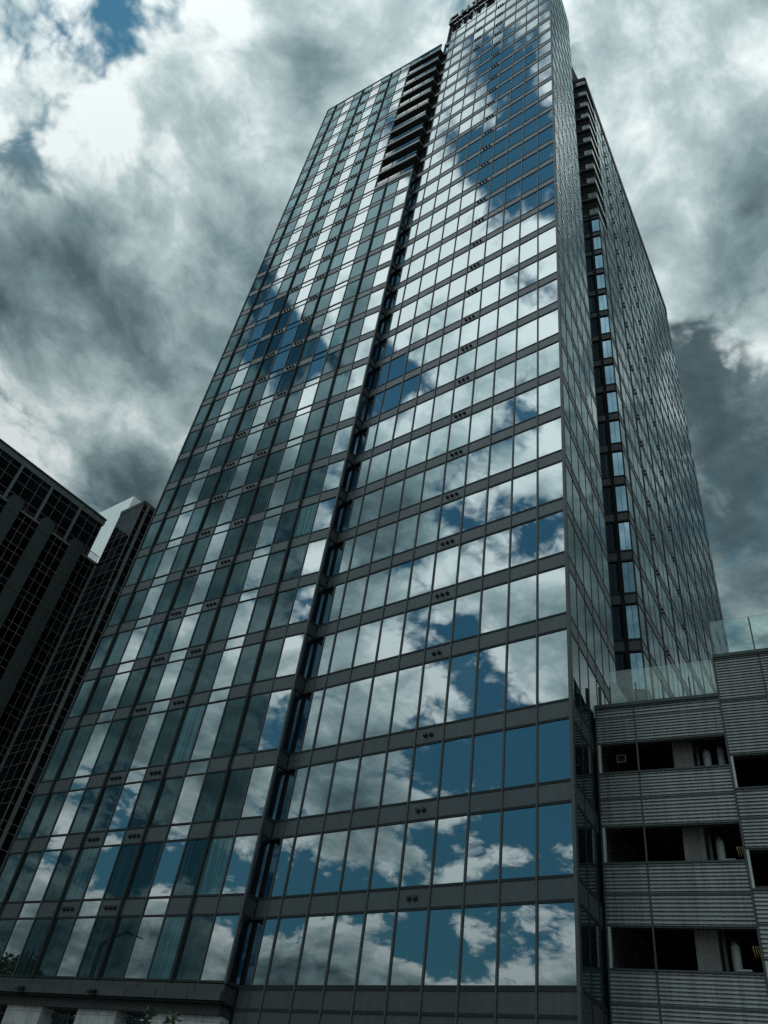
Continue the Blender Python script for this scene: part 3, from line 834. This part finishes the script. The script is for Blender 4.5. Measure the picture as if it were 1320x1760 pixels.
# low block, its long side toward the tower (runs away from us)
LO = Face((XL, -8.0), (XL, 38.18))
ZR = 54.3
lowb = MB().box(XL - 22, XL - 0.12, -8.0, 38.18, 0, EYE + ZR - 0.05).build('low_block', M['core'], office)
piers = []
q = 34.7 + 8.0
while q > 0: piers.append(q); q -= 4.4
cuts = []
for pc in sorted(piers):
    cuts += [pc + 0.8, pc + 0.8 + 0.93, pc + 0.8 + 1.87]
cuts += [p - 0.8 for p in piers]
cuts = sorted(c for c in set(round(c, 3) for c in cuts) if 0.0 <= c < LO.len - 0.5) + [LO.len - 0.25]
glazing('low', LO, cuts, ZR - 0.3, 14, lowb, skip=[(p, 0.75) for p in piers])
for p in piers:
    o = LO.box(MB(), p - 0.8, p + 0.8, -1.6, ZR + 0.75, -0.3, 0.42).build('pier', M['opier'], lowb)
    LO.box(MB(), p - 0.62, p + 0.62, ZR + 0.75, ZR + 0.95, -0.3, 0.30).build('pier_cap', M['opier'], o)
    for k in range(14):
        LO.box(MB(), p - 0.81, p + 0.81, ZR - 1.25 - k * FH, ZR - 1.21 - k * FH, 0.35, 0.428).build('pier_joint', M['void'], o)
LO.box(MB(), 0, LO.len, ZR - 0.3, ZR, -0.4, 0.12).build('coping', M['opier2'], lowb)
LO.box(MB(), LO.len - 0.28, LO.len - 0.02, -1.6, ZR, -0.3, 0.12).build('end_pier', M['opier2'], lowb)
for k in range(12):
    LO.box(MB(), LO.len - 2.2 + k * 0.18, LO.len - 2.17 + k * 0.18, ZR, ZR + 1.1, -0.2, -0.15).build('rail_post', M['omull'], lowb)
LO.box(MB(), LO.len - 2.3, LO.len - 0.1, ZR + 1.06, ZR + 1.12, -0.21, -0.14).build('handrail', M['omull'], lowb)
# set-back upper block
XP = XL - 1.5; ZP = 61.35
UP = Face((XP, -8.0), (XP, 37.3))
upb = MB().box(XP - 20, XP - 0.12, -8.0, 37.2, EYE + 50, EYE + ZP - 0.05).build('upper_block', M['core'], office)
st = []; q = 33.62 + 8.0
while q > 0: st.append(q); q -= 4.35
cuts = sorted(set([round(s + k * 1.45, 3) for s in st for k in range(3)]))
cuts = [c for c in cuts if c < UP.len - 0.2] + [UP.len - 0.12]
glazing('upper', UP, cuts, ZP - 0.75, 2, upb)
for s in st: UP.box(MB(), s - 0.17, s + 0.17, ZR, ZP - 0.05, -0.1, 0.16).build('pale_pier', M['opier2'], upb)
UP.box(MB(), -0.1, UP.len + 0.1, ZP - 0.85, ZP, -0.5, 0.14).build('roof_fascia', M['opier2'], upb)
UP.box(MB(), -0.1, UP.len + 0.12, ZP, ZP + 0.14, -0.5, 0.28).build('roof_coping', M['opier'], upb)
MB().box(XP - 12, XP - 0.05, 37.2, 37.3, EYE + 50, EYE + ZP).build('end_wall', M['opier2'], upb)
# corner tower
TF = Face((XL, 38.18), (-75.2, 38.18)); TE = Face((-75.2, 38.18), (-75.2, 62))
ZT = 63.0
tw = MB().prism([(XL + 0.05, 38.3), (-75.32, 38.3), (-75.32, 62), (XL - 8, 62), (XL - 8, 45), (XL + 0.05, 45)], 0, EYE + ZT - 0.05).build('corner_tower', M['core'], office)
ZTg = 58.4 + FH
glazing('tf', TF, [0.05, 1.55, 3.05, TF.len - 0.05], ZTg, 16, tw)
glazing('te', TE, [0.05, 0.75, 3.0, 5.0, 7.0, 9.0, 11.0, 13.0, 15.0, 17.0, 19.0, 21.0, 23.0], ZTg, 16, tw)
TE.box(MB(), 0.60, 0.95, -1.6, ZT, -0.1, 0.18).build('pale_fin', M['opier2'], tw)
TF.box(MB(), 0.0, TF.len + 0.03, ZTg + 0.05, ZT, -0.3, 0.08).build('coping', M['opier'], tw)
TE.box(MB(), 0.0, TE.len, ZTg + 0.05, ZT, -0.3, 0.08).build('coping', M['opier'], tw)
wb = MB().prism([(-100.5, 44.0), (-90.5, 44.0), (-90.5, 60), (-100.5, 60)], EYE + 50, EYE + 75.2).build('white_block', M['white'], office)
for x in (-90.9, -91.6, -92.6): MB().tube([(x, 47, EYE + 75.2), (x, 47, EYE + 77.0)], [0.06, 0.05], 6).build('antenna', M['frame'], wb)
MB().tube([(-90.8, 50, EYE + 75.2), (-90.8, 50, EYE + 78.2), (-90.8, 50.3, EYE + 78.6)], [0.06, 0.06, 0.22], 8).build('antenna', M['frame'], wb)
n_left = 280
allp = []
for face, cells, parent in opool:
    for c in cells: allp.append((view_size(face, *c), face, c, parent))
allp.sort(key=lambda t: -t[0])
rest = {}
for k, (sc, face, c, parent) in enumerate(allp):
    a, b_, z0, z1 = c
    if sc > 0 and k < n_left:
        face.pane(MB(), a + 0.03, b_ - 0.03, z0 + 0.04, z1 - 0.04, 0.0, 0.002).build('window_pane', M['oglass'], parent)
    else:
        r = rest.setdefault(parent.name, (MB(), parent)); face.pane(r[0], a + 0.03, b_ - 0.03, z0 + 0.04, z1 - 0.04, 0.0, 0.002)
for mb, parent in rest.values():
    o = mb.build('window_pane_field', M['oglass'], parent); o['kind'] = 'stuff'

# ------------------------------------------------------------------ street lamp and trees that the glass mirrors
def mirror(p):
    a = Vector((FL.a.x, FL.a.y, 0)); n = Vector((FL.n.x, FL.n.y, 0))
    return p - 2 * (p - a).dot(n) * n
def on_plane(px, py, a, n):
    r = ray(px, py); t = a.dot(n) / r.dot(n); return r * t
r0 = ray(175, 1622.6)
V0 = r0 * (8.6 / r0.z)                                      # seen 8.6 m above the eye, behind the glass
nL = Vector((FL.n.x, FL.n.y, 0))
K = [mirror(on_plane(px, py, V0, nL)) for px, py in ((175, 1622.6), (197, 1612), (218.5, 1602.4), (222, 1603), (245, 1614))]
K = [Vector((k.x, k.y, k.z + EYE)) for k in K]
lamp = empty('street_lamp', (K[0].x, K[0].y, 0.13)); tag(lamp, 'dark street lamp with an angled arm mirrored in the lowest glass', 'street lamp')
b0 = Vector((K[0].x, K[0].y, 0.13))
MB().tube([b0, b0 + Vector((0, 0, 0.5)), b0 + Vector((0, 0, 0.55)), K[0] - Vector((0, 0, 0.02))], [0.20, 0.20, 0.17, 0.12], 12).build('pole', M['lampmetal'], lamp)
MB().tube([K[0] - Vector((0, 0, 0.1)), K[1], K[2]], [0.10, 0.085, 0.075], 8).build('arm', M['lampmetal'], lamp)
dh = (K[4] - K[2]); L = dh.length; dh.normalize()
hd = MB()
for t0, t1, w, h in ((0.0, 1.0, 0.26, 0.13),):
    e1 = dh.cross(Vector((0, 0, 1))).normalized() * w; e2 = Vector((0, 0, h))
    A = K[2] + dh * 0.02; B = K[2] + dh * L
    hd.hexa([A - e1 * .6 - e2 * .5, B - e1 * .7 - e2 * .2, B + e1 * .7 - e2 * .2, A + e1 * .6 - e2 * .5, A - e1 * .6 + e2, B - e1 * .6 + e2 * .2, B + e1 * .6 + e2 * .2, A + e1 * .6 + e2])
hd.build('lamp_head', M['lampmetal'], lamp, bevel=0.02)
def tree(name, base, H, R, label, seed, nleaf=3500, leaf=0.16, trunk=0.14, low=0.3, group=None):
    rnd = random.Random(seed)
    t = empty(name, base); tag(t, label, 'tree', group)
    bx, by, bz = base
    tr = MB()
    tops = Vector((bx + rnd.uniform(-.2, .2), by + rnd.uniform(-.2, .2), bz + H * 0.8))
    tr.tube([base, (bx + .03, by, bz + H * .3), tops], [trunk, trunk * .75, trunk * .2], 9)
    tr.build('trunk', M['bark'], t)
    ends = []
    for k in range(11):
        f = rnd.uniform(low, 0.75); a = rnd.uniform(0, 6.28); l = R * rnd.uniform(.55, .95) * (1.15 - f * .6)
        st_ = Vector((bx, by, bz + H * f)); en = st_ + Vector((math.cos(a) * l, math.sin(a) * l, H * rnd.uniform(.08, .24)))
        MB().tube([st_, (st_ + en) / 2 + Vector((0, 0, .1)), en], [trunk * .4, trunk * .25, trunk * .1], 6).build('limb', M['bark'], t)
        ends.append((en, R * rnd.uniform(.28, .5)))
    ends.append((Vector((bx, by, bz + H * .88)), R * .42)); ends.append((Vector((bx, by, bz + H * .66)), R * .6))
    cr = MB()
    for _ in range(nleaf):
        c, r = rnd.choice(ends)
        while True:
            v = Vector((rnd.uniform(-1, 1), rnd.uniform(-1, 1), rnd.uniform(-1, 1)))
            if .05 < v.length < 1: break
        p = c + v * r * (0.55 + 0.45 * rnd.random()) * 1.15
        e1 = Vector((rnd.gauss(0, 1), rnd.gauss(0, 1), rnd.gauss(0, .6))).normalized(); e2 = e1.cross(Vector((rnd.gauss(0, 1), rnd.gauss(0, 1), rnd.gauss(0, 1)))).normalized()
        s = leaf * rnd.uniform(.6, 1.3); b = len(cr.v)
        cr.v += [tuple(p - e1 * s), tuple(p + e2 * s * .5), tuple(p + e1 * s), tuple(p - e2 * s * .5)]
        cr.f.append((b, b + 1, b + 2, b + 3)); cr.sm.append(False)
    cr.build('crown', M['leaf'], t)
    return t
def mirrored_base(px, py, top):
    r = ray(px, py); v = mirror(r * ((top - EYE) / r.z)); return (v.x, v.y, 0.1)
for k, (px, py, H, R, lab) in enumerate(((2, 1620, 11.5, 3.4, 'tallest leafy tree mirrored at the lower left edge of the glass'),
                                    (28, 1641, 10.8, 3.0, 'broad leafy tree mirrored beside the tallest one, low in the glass'),
                                    (52, 1652, 10.4, 2.2, 'middle rounded tree mirrored low in the glass'),
                                    (82, 1658, 10.0, 1.3, 'small round tree mirrored alone low in the dark glass'))):
    tree('street_tree', mirrored_base(px, py, H), H, R, lab, 11 + k, 5000, 0.2, group='street trees mirrored in the tower')
r = ray(285, 1742); v = r * ((4.30 - EYE) / r.z)
tree('young_tree', (v.x, v.y, 0.13), 4.3, 0.55, 'young street tree whose leafy tip shows before the stone ground floor', 5, 420, 0.07, 0.05, 0.45)
